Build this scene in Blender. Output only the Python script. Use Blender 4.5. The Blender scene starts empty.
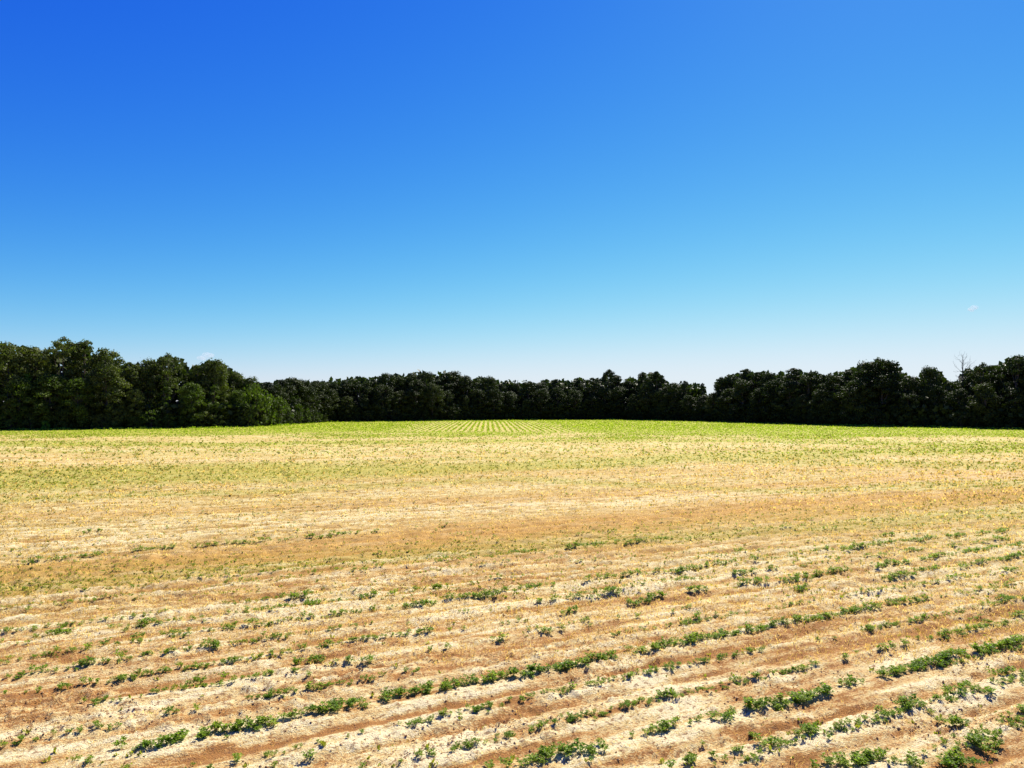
import bpy, math, random
import numpy as np
from mathutils import Vector, Matrix

rnd = random.Random(7)
rng = np.random.default_rng(11)
SC = bpy.context.scene
COL = SC.collection

# ------------------------------------------------------------------ camera
CAM_H = 4.5
F_PX, CX, CY = 683.0, 512.0, 384.0
PITCH = math.atan(21.0 / F_PX)
cam = bpy.data.cameras.new('camera')
cam.sensor_width = 36.0
cam.lens = 36.0 * F_PX / 1024.0
cam.clip_start = 0.1
cam.clip_end = 20000
camo = bpy.data.objects.new('camera', cam)
camo.location = (0, 0, CAM_H)
camo.rotation_euler = (math.radians(90) + PITCH, 0, 0)
COL.objects.link(camo)
SC.camera = camo

# ------------------------------------------------------------------ light
SUN_AZ, SUN_EL = math.radians(30), math.radians(46)
w = bpy.data.worlds.new('World')
SC.world = w
w.use_nodes = True
wn, wl = w.node_tree.nodes, w.node_tree.links
sky = wn.new('ShaderNodeTexSky')
sky.sky_type = 'NISHITA'
sky.sun_disc = False
sky.sun_elevation = SUN_EL
sky.sun_rotation = SUN_AZ
sky.altitude = 0
sky.air_density = 1.0
sky.dust_density = 0.08
sky.ozone_density = 6.0
SKY_STR = 0.10
EXPO = 1.22
# the camera's vivid colour response: a curve per colour channel over the whole sky
sep = wn.new('ShaderNodeSeparateColor'); cmb = wn.new('ShaderNodeCombineColor')
wl.new(sky.outputs[0], sep.inputs[0])


def wmath(op, a, b):
    n = wn.new('ShaderNodeMath'); n.operation = op
    for i, v in enumerate((a, b)):
        if isinstance(v, (int, float)): n.inputs[i].default_value = v
        else: wl.new(v, n.inputs[i])
    return n.outputs[0]


K = 1.0 / (SKY_STR * 2 ** EXPO)
for i, (a, g, m) in enumerate(((58, 2.8, .78), (18.5, 2.13, .88), (4.9, .8, 1.0))):
    x = wmath('POWER', wmath('MULTIPLY', sep.outputs[i], .05), g)
    x = wmath('SUBTRACT', 1.0, wmath('POWER', math.e, wmath('MULTIPLY', x, -a)))
    wl.new(wmath('MULTIPLY', x, K * m), cmb.inputs[i])
wl.new(cmb.outputs[0], wn['Background'].inputs[0])
wn['Background'].inputs[1].default_value = SKY_STR
sl = bpy.data.lights.new('sun', 'SUN')
sl.energy = 5.0
sl.angle = math.radians(0.5)
sl.color = (1.0, 0.94, 0.84)
so = bpy.data.objects.new('sun', sl)
so.rotation_euler = Vector((math.sin(SUN_AZ) * math.cos(SUN_EL), math.cos(SUN_AZ) * math.cos(SUN_EL),
                            math.sin(SUN_EL))).to_track_quat('Z', 'Y').to_euler()
so.location = (40, 60, 80)
COL.objects.link(so)
SC.view_settings.view_transform = 'Standard'
SC.view_settings.look = 'None'
SC.view_settings.exposure = EXPO
SC.view_settings.gamma = 1.0

# ------------------------------------------------------------------ helpers
CP, SP = math.cos(PITCH), math.sin(PITCH)


def px2g(px, py):
    """point of the flat field seen at a pixel of the photograph"""
    px = np.asarray(px, float); py = np.asarray(py, float)
    dx = (px - CX) / F_PX
    du = (CY - py) / F_PX
    dy = CP - du * SP
    dz = SP + du * CP
    t = -CAM_H / np.minimum(dz, -1e-4)
    return dx * t, dy * t


def g2px(X, Y, Z=0.0):
    z = Z - CAM_H
    d = Y * CP + z * SP
    u = -Y * SP + z * CP
    d = np.maximum(d, 0.05)
    return CX + F_PX * X / d, CY - F_PX * u / d


def tag(o, label=None, cat=None, group=None, kind=None):
    if label: o['label'] = label
    if cat: o['category'] = cat
    if group: o['group'] = group
    if kind: o['kind'] = kind
    return o


def mesh_np(name, V, F, mat=None, smooth=False):
    V = np.ascontiguousarray(V, np.float32); F = np.ascontiguousarray(F, np.int32)
    k = F.shape[1]
    me = bpy.data.meshes.new(name)
    me.vertices.add(len(V)); me.vertices.foreach_set('co', V.ravel())
    me.loops.add(F.size); me.loops.foreach_set('vertex_index', F.ravel())
    me.polygons.add(len(F)); me.polygons.foreach_set('loop_start', np.arange(0, F.size, k, dtype=np.int32))
    me.polygons.foreach_set('use_smooth', np.full(len(F), smooth))
    me.update(calc_edges=True)
    if mat: me.materials.append(mat)
    return me


def attr(me, name, vals):
    a = me.attributes.new(name, 'FLOAT', 'POINT')
    a.data.foreach_set('value', np.ascontiguousarray(vals, np.float32))


def link(name, data, parent=None, loc=None):
    o = bpy.data.objects.new(name, data)
    COL.objects.link(o)
    if parent is not None: o.parent = parent
    if loc is not None: o.location = loc
    return o


def _hash(ix, iy, seed):
    h = (ix.astype(np.int64) * 374761393 + iy.astype(np.int64) * 668265263 + seed * 982451653) & 0xFFFFFFFF
    h = ((h ^ (h >> 13)) * 1274126177) & 0xFFFFFFFF
    h = h ^ (h >> 16)
    return (h & 0xFFFF) / 65535.0


def vnoise(x, y, seed=0):
    ix, iy = np.floor(x), np.floor(y)
    fx, fy = x - ix, y - iy
    fx = fx * fx * (3 - 2 * fx); fy = fy * fy * (3 - 2 * fy)
    a = _hash(ix, iy, seed); b = _hash(ix + 1, iy, seed)
    c = _hash(ix, iy + 1, seed); d = _hash(ix + 1, iy + 1, seed)
    return (a + (b - a) * fx) * (1 - fy) + (c + (d - c) * fx) * fy


def fbm(x, y, seed=0, oct=3):
    s, a, t = 0.0, 0.5, 0.0
    for i in range(oct):
        s = s + a * vnoise(x, y, seed + i * 17); t += a
        x, y, a = x * 2.03 + 5.1, y * 2.03 + 1.7, a * 0.5
    return s / t


def sstep(a, b, x):
    t = np.clip((x - a) / (b - a), 0, 1)
    return t * t * (3 - 2 * t)


# ------------------------------------------------------------------ row geometry
RA = math.atan((2000 - 512) / F_PX)          # direction of the planted rows
DX, DY = math.sin(RA), math.cos(RA)
SPACING = 0.92
MAIN = [(137, 749), (256, 729), (327, 713), (511, 679), (614, 657), (700, 640), (768, 627), (850, 613), (938, 599)]
_mx, _my = px2g([q[0] for q in MAIN], [q[1] for q in MAIN])
_ms = _mx * DX + _my * DY
_mp = -_mx * DY + _my * DX
_wc = np.polyfit(_ms, _mp, 2)


def rowcoords(X, Y):
    s = X * DX + Y * DY
    p = -X * DY + Y * DX
    sc = np.clip(s, _ms.min() - 3, _ms.max() + 2)
    return s, p - np.polyval(_wc, sc)


def far_blend(X, Y):
    return sstep(112, 119, Y + 0.02 * X)


# hand-traced bands of the field: centre line at photo x = 0,256,512,768,1024, half width (px), strength
XS = [0, 256, 512, 768, 1024]
GREEN = [
    ([433.5, 430, 427, 430, 433.5], [4, 5.5, 10.5, 8, 4.5], 1.0),
    ([446, 446, 447, 446, 447], [11, 12, 11, 10, 11], .27),
    ([485, 480, 474, 468, 460], [20, 16, 12, 12, 12], .10),
    ([443, 444, 441, 441, 446], [3, 3, 2, 2, 5], .75),
    ([452, 452, 455, 452, 449], [2, 2, 1.5, 3, 4], .35),
    ([480, 473, 468, 455, 447], [13, 10, 6, 5.5, 5], .70),
    ([474, 464, 458, 462, 466], [3, 2, 2, 4, 5], .5),
    ([500, 492, 480, 492, 482], [4, 3, 3, 3, 5], .42),
    ([590, 566, 548, 534, 512], [7, 6, 6, 6, 8], .38),
    ([575, 556, 540, 520, 498], [6, 4, 4, 6, 7], .18),
    ([620, 604, 585, 560, 536], [16, 18, 16, 14, 12], .07),
]
BROWN = [
    ([577, 553, 536, 516, 494], [11, 10, 13, 14, 9], .9),
    ([517, 508, 500, 487, 473], [3, 3, 5, 6, 6], .45),
    ([590, 575, 556, 540, 520], [8, 6, 6, 5, 5], .35),
    ([470, 474, 476, 472, 462], [6, 6, 6, 5, 5], .22),
]
PALE = [
    ([540, 522, 508, 498, 470], [16, 13, 9, 8, 6], .55),
    ([447, 452, 448, 444, 440], [2.5, 3, 4, 3, 2], .45),
    ([460, 459, 461, 467, 457], [4, 3, 3, 3, 3], .35),
    ([625, 615, 595, 570, 550], [14, 12, 12, 14, 14], .35),
]


def bandmap(bands, X, Y):
    px, py = g2px(X, Y)
    nx = (fbm(X * .12, Y * .12, 91) - .5)
    out = np.zeros_like(px)
    for cy, hw, st in bands:
        c = np.interp(px, XS, cy); h = np.interp(px, XS, hw)
        d = np.abs(py + nx * h * 1.6 - c) / h
        out = np.maximum(out, st * (1 - sstep(.35, 1.5, d)))
    return np.where((Y > 3) & (np.abs(X) < 1.6 * Y + 5), out, 0)


# bare red wheel tracks and washed pale patches of the near sand, as traced
TRACKS = [([(100, 772), (240, 747), (300, 736), (400, 718), (480, 703), (560, 689), (640, 674), (720, 660)], 6.0, .62),
          ([(740, 736), (800, 722), (840, 712), (900, 698)], 4.0, .55),
          ([(420, 626), (470, 622), (540, 614)], 1.6, .4), ([(352, 639), (376, 635)], 1.4, .5),
          ([(768, 616), (830, 607), (900, 598)], 1.6, .45), ([(896, 636), (960, 622), (1024, 609)], 1.8, .35),
          ([(500, 735), (580, 722), (640, 708)], 6.0, .38), ([(640, 758), (760, 742)], 6.0, .35), ([(930, 775), (1030, 735)], 16.0, .45),
          ([(640, 628), (720, 618)], 2.0, .35), ([(0, 662), (60, 655)], 3.5, .3), ([(256, 690), (330, 678), (420, 662)], 3.0, .32)]
PATCHES = [(130, 705, 45, 16, .35), (430, 622, 75, 8, .4), (700, 612, 70, 7, .35), (830, 650, 70, 14, .22), (790, 690, 60, 9, .3), (980, 690, 60, 14, .2),
           (330, 628, 60, 6, .3), (700, 675, 90, 8, .3), (60, 640, 60, 8, .25), (900, 585, 80, 5, .35), (200, 685, 60, 5, .3), (640, 590, 60, 5, .3),
           (820, 745, 60, 10, .25), (900, 662, 60, 5, .35)]


def tracks(X, Y):
    px, py = g2px(X, Y)
    px = px + (vnoise(X * 1.7, Y * 1.7, 121) - .5) * 24
    py = py + (vnoise(X * 2.3, Y * 2.3, 122) - .5) * 9 + (vnoise(X * 7, Y * 7, 123) - .5) * 4
    out = np.zeros_like(px)
    for pts, hw, st in TRACKS:
        x = [q[0] for q in pts]
        d = np.abs(py - np.interp(px, x, [q[1] for q in pts])) / hw
        e = sstep(x[0] - 25, x[0] + 10, px) * (1 - sstep(x[-1] - 10, x[-1] + 25, px))
        out = np.maximum(out, st * e * (1 - sstep(.5, 1.3, d)))
    for cx, cy, rx, ry, st in PATCHES:
        d = np.hypot((px - cx) / rx, (py - cy + .19 * (px - cx)) / ry)
        out = out - st * (1 - sstep(.5, 1.2, d))
    return np.where((Y > 6) & (Y < 30), out, 0)


# edge of the field (foot of the woods), traced anticlockwise
EDGE_PX = [(-420, 438), (-200, 434), (-90, 432), (0, 430.3), (110, 429.2), (200, 428), (262, 426.5), (300, 424), (330, 422), (420, 421),
           (500, 420), (620, 419.6), (700, 421.3), (775, 423.6), (850, 426), (940, 427.6), (1024, 429.6), (1110, 432), (1230, 434), (1440, 438)]
EX, EY = px2g([q[0] for q in EDGE_PX], [q[1] for q in EDGE_PX])


def edge_y(px):
    return np.interp(px, [q[0] for q in EDGE_PX], [q[1] for q in EDGE_PX])


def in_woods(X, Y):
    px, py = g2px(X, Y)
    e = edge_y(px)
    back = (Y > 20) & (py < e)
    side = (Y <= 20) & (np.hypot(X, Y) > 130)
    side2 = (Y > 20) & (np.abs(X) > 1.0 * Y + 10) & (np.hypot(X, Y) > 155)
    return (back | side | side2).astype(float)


def height(X, Y):
    r = np.hypot(X, Y)
    s, q = rowcoords(X, Y)
    ph = q / SPACING
    f = 1 - sstep(60, 120, r)
    fine = 1 - sstep(18, 40, r)
    wob = (vnoise(s * .35, q * .5, 3) - .5) * .16
    d = ph + wob - np.round(ph + wob)
    k = np.round(ph + wob)
    amp = .55 + .9 * _hash(k, np.zeros_like(k), 5)
    # bed crown on the row, trough between, one deeper wheel track
    bed = .013 * np.cos(2 * np.pi * d) * amp
    t = np.abs(np.abs(d) - .5)
    trk = -.032 * np.exp(-(t / .16) ** 2) * (vnoise(s * .3, k, 8) > .35) * (.4 + _hash(k, k * 0 + 2, 6))
    tk2 = -.03 * np.exp(-((d - .28) / .07) ** 2) * (vnoise(s * .5, k + 30, 9))
    h = f * (bed + trk + tk2)
    h = h + f * .035 * (fbm(s * .22, q * .9, 21) - .5)
    h = h + f * .045 * (fbm(s * 1.3, q * 3.4, 31) - .5)
    qw = q + .10 * (fbm(s * .8, q * 1.2, 76) - .5)
    h = h + f * .028 * (vnoise(s * .35, qw * 5.5, 74) - .5) + fine * .018 * (vnoise(s * .9, qw * 11, 75) - .5)
    n = fbm(s * 5, q * 7.5, 41, 3)
    rough = sstep(.35, .75, fbm(s * .5, q * 1.6, 51))
    h = h + fine * (.040 + .075 * rough) * (n - .5)
    c = vnoise(s * 14, q * 16, 61)
    h = h + fine * (.022 + .040 * rough) * np.maximum(0, c - .60) * 2.0
    h = h + (1 - sstep(45, 110, r)) * sstep(10, 20, r) * .15 * (fbm(s * 2.4, q * 4.2, 65) - .5)
    return h


def soil_value(X, Y, h):
    """0 = red subsoil showing, 1 = pale washed sand"""
    s, q = rowcoords(X, Y)
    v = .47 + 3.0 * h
    v = v + .55 * (fbm(s * .16, q * .75, 71) - .5)
    qw = q + .10 * (fbm(s * .8, q * 1.2, 76) - .5)
    v = v + .55 * (vnoise(s * .35, qw * 5.5, 74) - .5) + .40 * (vnoise(s * .9, qw * 11, 75) - .5)
    v = v + .45 * (fbm(s * 2.6, q * 4.0, 78) - .5)
    v = v + .75 * (fbm(s * .9, q * 3.0, 81) - .5)
    return np.clip(v, 0, 1)


# ------------------------------------------------------------------ materials
def newmat(name):
    m = bpy.data.materials.new(name); m.use_nodes = True
    return m, m.node_tree.nodes, m.node_tree.links


def mat_field():
    m, N, L = newmat('field_soil')
    b = N['Principled BSDF']
    b.inputs['Roughness'].default_value = 0.95
    b.inputs['Specular IOR Level'].default_value = 0.12
    geo = N.new('ShaderNodeNewGeometry')
    mp = N.new('ShaderNodeMapping'); mp.vector_type = 'POINT'
    mp.inputs['Rotation'].default_value = (0, 0, -(math.pi / 2 - RA))
    L.new(geo.outputs['Position'], mp.inputs['Vector'])

    def at(n):
        a = N.new('ShaderNodeAttribute'); a.attribute_name = n
        return a.outputs['Fac']

    def noise(scale, sx, sy, det=3, rough=.55, off=0):
        k = N.new('ShaderNodeMapping')
        k.inputs['Scale'].default_value = (sx, sy, 1)
        k.inputs['Location'].default_value = (off, off * 1.7, 0)
        L.new(mp.outputs[0], k.inputs['Vector'])
        n = N.new('ShaderNodeTexNoise')
        n.inputs['Scale'].default_value = scale
        n.inputs['Detail'].default_value = det
        n.inputs['Roughness'].default_value = rough
        L.new(k.outputs[0], n.inputs['Vector'])
        return n.outputs['Fac']

    def math_(op, a, b_=None, c=None, clamp=False):
        n = N.new('ShaderNodeMath'); n.operation = op; n.use_clamp = clamp
        for i, v in enumerate((a, b_, c)):
            if v is None: continue
            if isinstance(v, (int, float)): n.inputs[i].default_value = v
            else: L.new(v, n.inputs[i])
        return n.outputs[0]

    def mixc(f, a, b_):
        n = N.new('ShaderNodeMix'); n.data_type = 'RGBA'
        if isinstance(f, (int, float)): n.inputs[0].default_value = f
        else: L.new(f, n.inputs[0])
        for i, v in ((6, a), (7, b_)):
            if isinstance(v, tuple): n.inputs[i].default_value = v + (1,)
            else: L.new(v, n.inputs[i])
        return n.outputs[2]

    n1 = noise(1, 3.0, 7.0, 4, .6)
    n2 = noise(1, 22, 34, 3, .6, 3)
    n3 = noise(1, .5, 2.4, 3, .6, 7)
    v = math_('ADD', at('soil'), math_('MULTIPLY', math_('SUBTRACT', n1, .5), 1.0))
    v = math_('ADD', v, math_('MULTIPLY', math_('SUBTRACT', n2, .5), 1.5))
    v = math_('ADD', v, math_('MULTIPLY', math_('SUBTRACT', n3, .5), .5))
    rp = N.new('ShaderNodeValToRGB')
    L.new(v, rp.inputs[0])
    e = rp.color_ramp.elements
    e[0].position = .10; e[0].color = (.27, .125, .035, 1)
    e[1].position = .92; e[1].color = (.64, .54, .31, 1)
    for pos, c in ((.25, (.37, .20, .065, 1)), (.42, (.47, .31, .125, 1)), (.62, (.51, .39, .17, 1))):
        x = e.new(pos); x.color = c
    col = rp.outputs[0]
    n5 = noise(1, 2.2, 3.4, 4, .7, 13)
    n6 = noise(1, 11, 13, 2, .5, 17)
    n7 = noise(1, .16, 4.2, 3, .65, 23)
    v = math_('ADD', v, math_('MULTIPLY', math_('SUBTRACT', n5, .5), .9))
    v = math_('ADD', v, math_('MULTIPLY', math_('SUBTRACT', n7, .5), .95))
    L.new(v, rp.inputs[0])
    # crumbs of darker red soil lying on the sand
    cr = math_('MULTIPLY_ADD', n6, 9.0, -4.95, clamp=True)
    col = mixc(math_('MULTIPLY', cr, .8), col, (.21, .10, .04))
    # dead thatch over the soil
    th = math_('MULTIPLY', at('thatch'), math_('MULTIPLY_ADD', n6, 2.6, -.45, clamp=True), clamp=True)
    col = mixc(th, col, mixc(math_('MULTIPLY_ADD', math_('ADD', n5, n7), 2.2, -1.7, clamp=True), (.27, .185, .035), (.56, .465, .20)))
    br = math_('MULTIPLY', at('brown'), math_('MULTIPLY_ADD', n3, 1.8, .0, clamp=True), clamp=True)
    col = mixc(br, col, mixc(n2, (.30, .135, .025), (.44, .265, .07)))
    gr = math_('MULTIPLY', at('green'), math_('ADD', math_('MULTIPLY_ADD', n1, 2.4, -.45), math_('MULTIPLY', at('green'), .7), clamp=True), clamp=True)
    col = mixc(gr, col, mixc(n2, (.20, .215, .018), (.36, .335, .04)))
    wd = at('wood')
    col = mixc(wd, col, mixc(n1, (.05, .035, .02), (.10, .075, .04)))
    L.new(col, b.inputs['Base Color'])
    bp = N.new('ShaderNodeBump'); bp.inputs['Strength'].default_value = .9; bp.inputs['Distance'].default_value = .045
    nb = noise(1, 40, 55, 4, .65, 9)
    L.new(math_('ADD', math_('MULTIPLY', nb, 1.0), math_('MULTIPLY', n2, .6)), bp.inputs['Height'])
    L.new(bp.outputs[0], b.inputs['Normal'])
    return m


def mat_leaf(name, c1, c2, trans=.35, tc=(.5, .75, .1), scale=3.0, rough=.5, tval=.8, spec=.08):
    """leaf: diffuse + translucent, colour varies by clump noise and by plant"""
    m, N, L = newmat(name)
    N.remove(N['Principled BSDF'])
    out = N['Material Output']
    oi = N.new('ShaderNodeObjectInfo')
    geo = N.new('ShaderNodeNewGeometry')
    nz = N.new('ShaderNodeTexNoise'); nz.inputs['Scale'].default_value = scale; nz.inputs['Detail'].default_value = 2
    L.new(geo.outputs['Position'], nz.inputs['Vector'])
    mx = N.new('ShaderNodeMath'); mx.operation = 'MULTIPLY_ADD'; mx.use_clamp = True
    mx.inputs[1].default_value = 2.0; mx.inputs[2].default_value = -.75
    L.new(nz.outputs['Fac'], mx.inputs[0])
    ad = N.new('ShaderNodeMath'); ad.operation = 'MULTIPLY_ADD'; ad.use_clamp = True
    ad.inputs[1].default_value = .5
    L.new(oi.outputs['Random'], ad.inputs[0])
    L.new(mx.outputs[0], ad.inputs[2])
    mc = N.new('ShaderNodeMix'); mc.data_type = 'RGBA'
    L.new(ad.outputs[0], mc.inputs[0])
    mc.inputs[6].default_value = c1 + (1,); mc.inputs[7].default_value = c2 + (1,)
    ri = N.new('ShaderNodeMath'); ri.operation = 'MULTIPLY_ADD'
    ri.inputs[1].default_value = .9; ri.inputs[2].default_value = .55
    L.new(geo.outputs['Random Per Island'], ri.inputs[0])
    hs = N.new('ShaderNodeHueSaturation')
    L.new(ri.outputs[0], hs.inputs['Value'])
    L.new(mc.outputs[2], hs.inputs['Color'])
    p = N.new('ShaderNodeBsdfPrincipled')
    p.inputs['Roughness'].default_value = rough
    p.inputs['Specular IOR Level'].default_value = spec
    L.new(hs.outputs[0], p.inputs['Base Color'])
    t = N.new('ShaderNodeBsdfTranslucent')
    tm = N.new('ShaderNodeMix'); tm.data_type = 'RGBA'; tm.blend_type = 'MULTIPLY'; tm.inputs[0].default_value = 1
    L.new(hs.outputs[0], tm.inputs[6])
    k = tval
    tm.inputs[7].default_value = (tc[0] * k * 2, tc[1] * k * 2, tc[2] * k * 2, 1)
    L.new(tm.outputs[2], t.inputs['Color'])
    ms = N.new('ShaderNodeMixShader'); ms.inputs[0].default_value = trans
    L.new(p.outputs[0], ms.inputs[1]); L.new(t.outputs[0], ms.inputs[2])
    L.new(ms.outputs[0], out.inputs['Surface'])
    return m


def mat_plain(name, c1, c2, scale=8.0, rough=.9, island=True):
    m, N, L = newmat(name)
    b = N['Principled BSDF']
    b.inputs['Roughness'].default_value = rough
    b.inputs['Specular IOR Level'].default_value = .15
    geo = N.new('ShaderNodeNewGeometry')
    mc = N.new('ShaderNodeMix'); mc.data_type = 'RGBA'
    mc.inputs[6].default_value = c1 + (1,); mc.inputs[7].default_value = c2 + (1,)
    if island:
        L.new(geo.outputs['Random Per Island'], mc.inputs[0])
    else:
        nz = N.new('ShaderNodeTexNoise'); nz.inputs['Scale'].default_value = scale
        L.new(geo.outputs['Position'], nz.inputs['Vector']); L.new(nz.outputs['Fac'], mc.inputs[0])
    L.new(mc.outputs[2], b.inputs['Base Color'])
    return m


M_FIELD = mat_field()
M_CROP = mat_leaf('crop_leaf', (.10, .18, .018), (.22, .285, .028), .48, (.85, .95, .2), 2.5, .45)
M_CROPFAR = mat_leaf('crop_leaf_far', (.19, .26, .022), (.30, .345, .035), .45, (.8, .95, .2), .5, .6)
M_WEED = mat_leaf('weed_leaf', (.16, .18, .022), (.30, .29, .05), .35, (.8, .9, .25), 1.0, .6)
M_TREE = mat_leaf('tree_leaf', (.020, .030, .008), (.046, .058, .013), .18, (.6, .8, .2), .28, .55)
M_TREESUN = mat_leaf('tree_leaf_sun_tint', (.036, .052, .012), (.105, .122, .026), .32, (.7, .85, .2), .28, .55)  # lighter tree leaf: sunlight on the left woods painted into the colour
M_TREEFAINTSUN = mat_leaf('tree_leaf_faint_sun_tint', (.026, .038, .009), (.064, .075, .016), .2, (.6, .8, .2), .28, .55)  # weaker version: faint lit clumps of front trees painted as leaf colour
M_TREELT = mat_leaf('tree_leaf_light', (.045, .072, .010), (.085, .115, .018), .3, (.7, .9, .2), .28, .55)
M_LIME = mat_leaf('lime_leaf', (.11, .20, .02), (.16, .27, .03), .35, (.7, .95, .2), .28, .55)
M_PINE = mat_leaf('pine_needles', (.020, .030, .010), (.042, .052, .015), .15, (.6, .8, .2), .28, .6)
M_BARK = mat_plain('bark', (.06, .045, .035), (.13, .105, .085), 6, island=False)
M_DEAD = mat_plain('dead_bark', (.045, .04, .036), (.08, .072, .065), 6, island=False)
M_STRAW = mat_leaf('straw', (.30, .19, .04), (.62, .49, .19), .45, (.9, .85, .55), .8, .7, .9, .1)
M_CLOD = mat_plain('clod', (.22, .11, .045), (.46, .30, .14))

# ------------------------------------------------------------------ the field (one sheet to the horizon)
ang = np.concatenate([np.arange(-48, 48.01, .17), np.arange(52, 312, 4.0)])
rad = [0.0 + 1e-3, 1.5, 3.0, 4.4, 5.4]
r = 6.2
while r < 62: rad.append(r); r *= 1.0042
while r < 260: rad.append(r); r *= 1.016
while r < 6000: rad.append(r); r *= 1.2
rad = np.array(rad)
NA, NR = len(ang), len(rad)
aa, rr = np.meshgrid(np.radians(ang), rad)
GX, GY = (rr * np.sin(aa)).ravel(), (rr * np.cos(aa)).ravel()
GH = height(GX, GY)
i0 = (np.arange(NR - 1)[:, None] * NA + np.arange(NA)[None, :])
i1 = (np.arange(NR - 1)[:, None] * NA + (np.arange(NA)[None, :] + 1) % NA)
GF = np.stack([i0, i1, i1 + NA, i0 + NA], -1).reshape(-1, 4)[:, ::-1]
me = mesh_np('field', np.stack([GX, GY, GH], 1), GF, M_FIELD, True)
g_green = bandmap(GREEN, GX, GY)
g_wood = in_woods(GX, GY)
g_brown = bandmap(BROWN, GX, GY)
g_pale = bandmap(PALE, GX, GY)
gR = np.hypot(GX, GY)
soil = soil_value(GX, GY, GH)
mid = sstep(14, 30, gR)
thatch = np.clip(mid * (.50 + .5 * fbm(GX * .2, GY * .4, 15)) * (1 - .6 * g_pale), 0, 1)
tr = tracks(GX, GY)
soil = np.clip(soil + .35 * g_pale - .62 * tr, -.2, 1.2)
# striped block beyond the headland: rows run away from the camera
TH2 = math.atan((488 - 512) / F_PX)


def far_row(X, Y):
    q = X * math.cos(TH2) - Y * math.sin(TH2)
    return q / 1.05 - np.round(q / 1.05)




def strip_win(X, Y):
    q = X * math.cos(TH2) - Y * math.sin(TH2)
    return sstep(-20, -13, q) * (1 - sstep(12, 19, q)) * (1 - .8 * sstep(165, 195, Y))


attr(me, 'soil', soil); attr(me, 'thatch', thatch); attr(me, 'brown', g_brown)
fb = far_blend(GX, GY)
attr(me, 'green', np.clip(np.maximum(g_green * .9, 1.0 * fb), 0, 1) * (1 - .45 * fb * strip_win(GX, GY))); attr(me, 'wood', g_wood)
field = link('field', me)
tag(field, kind='structure')

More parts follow.
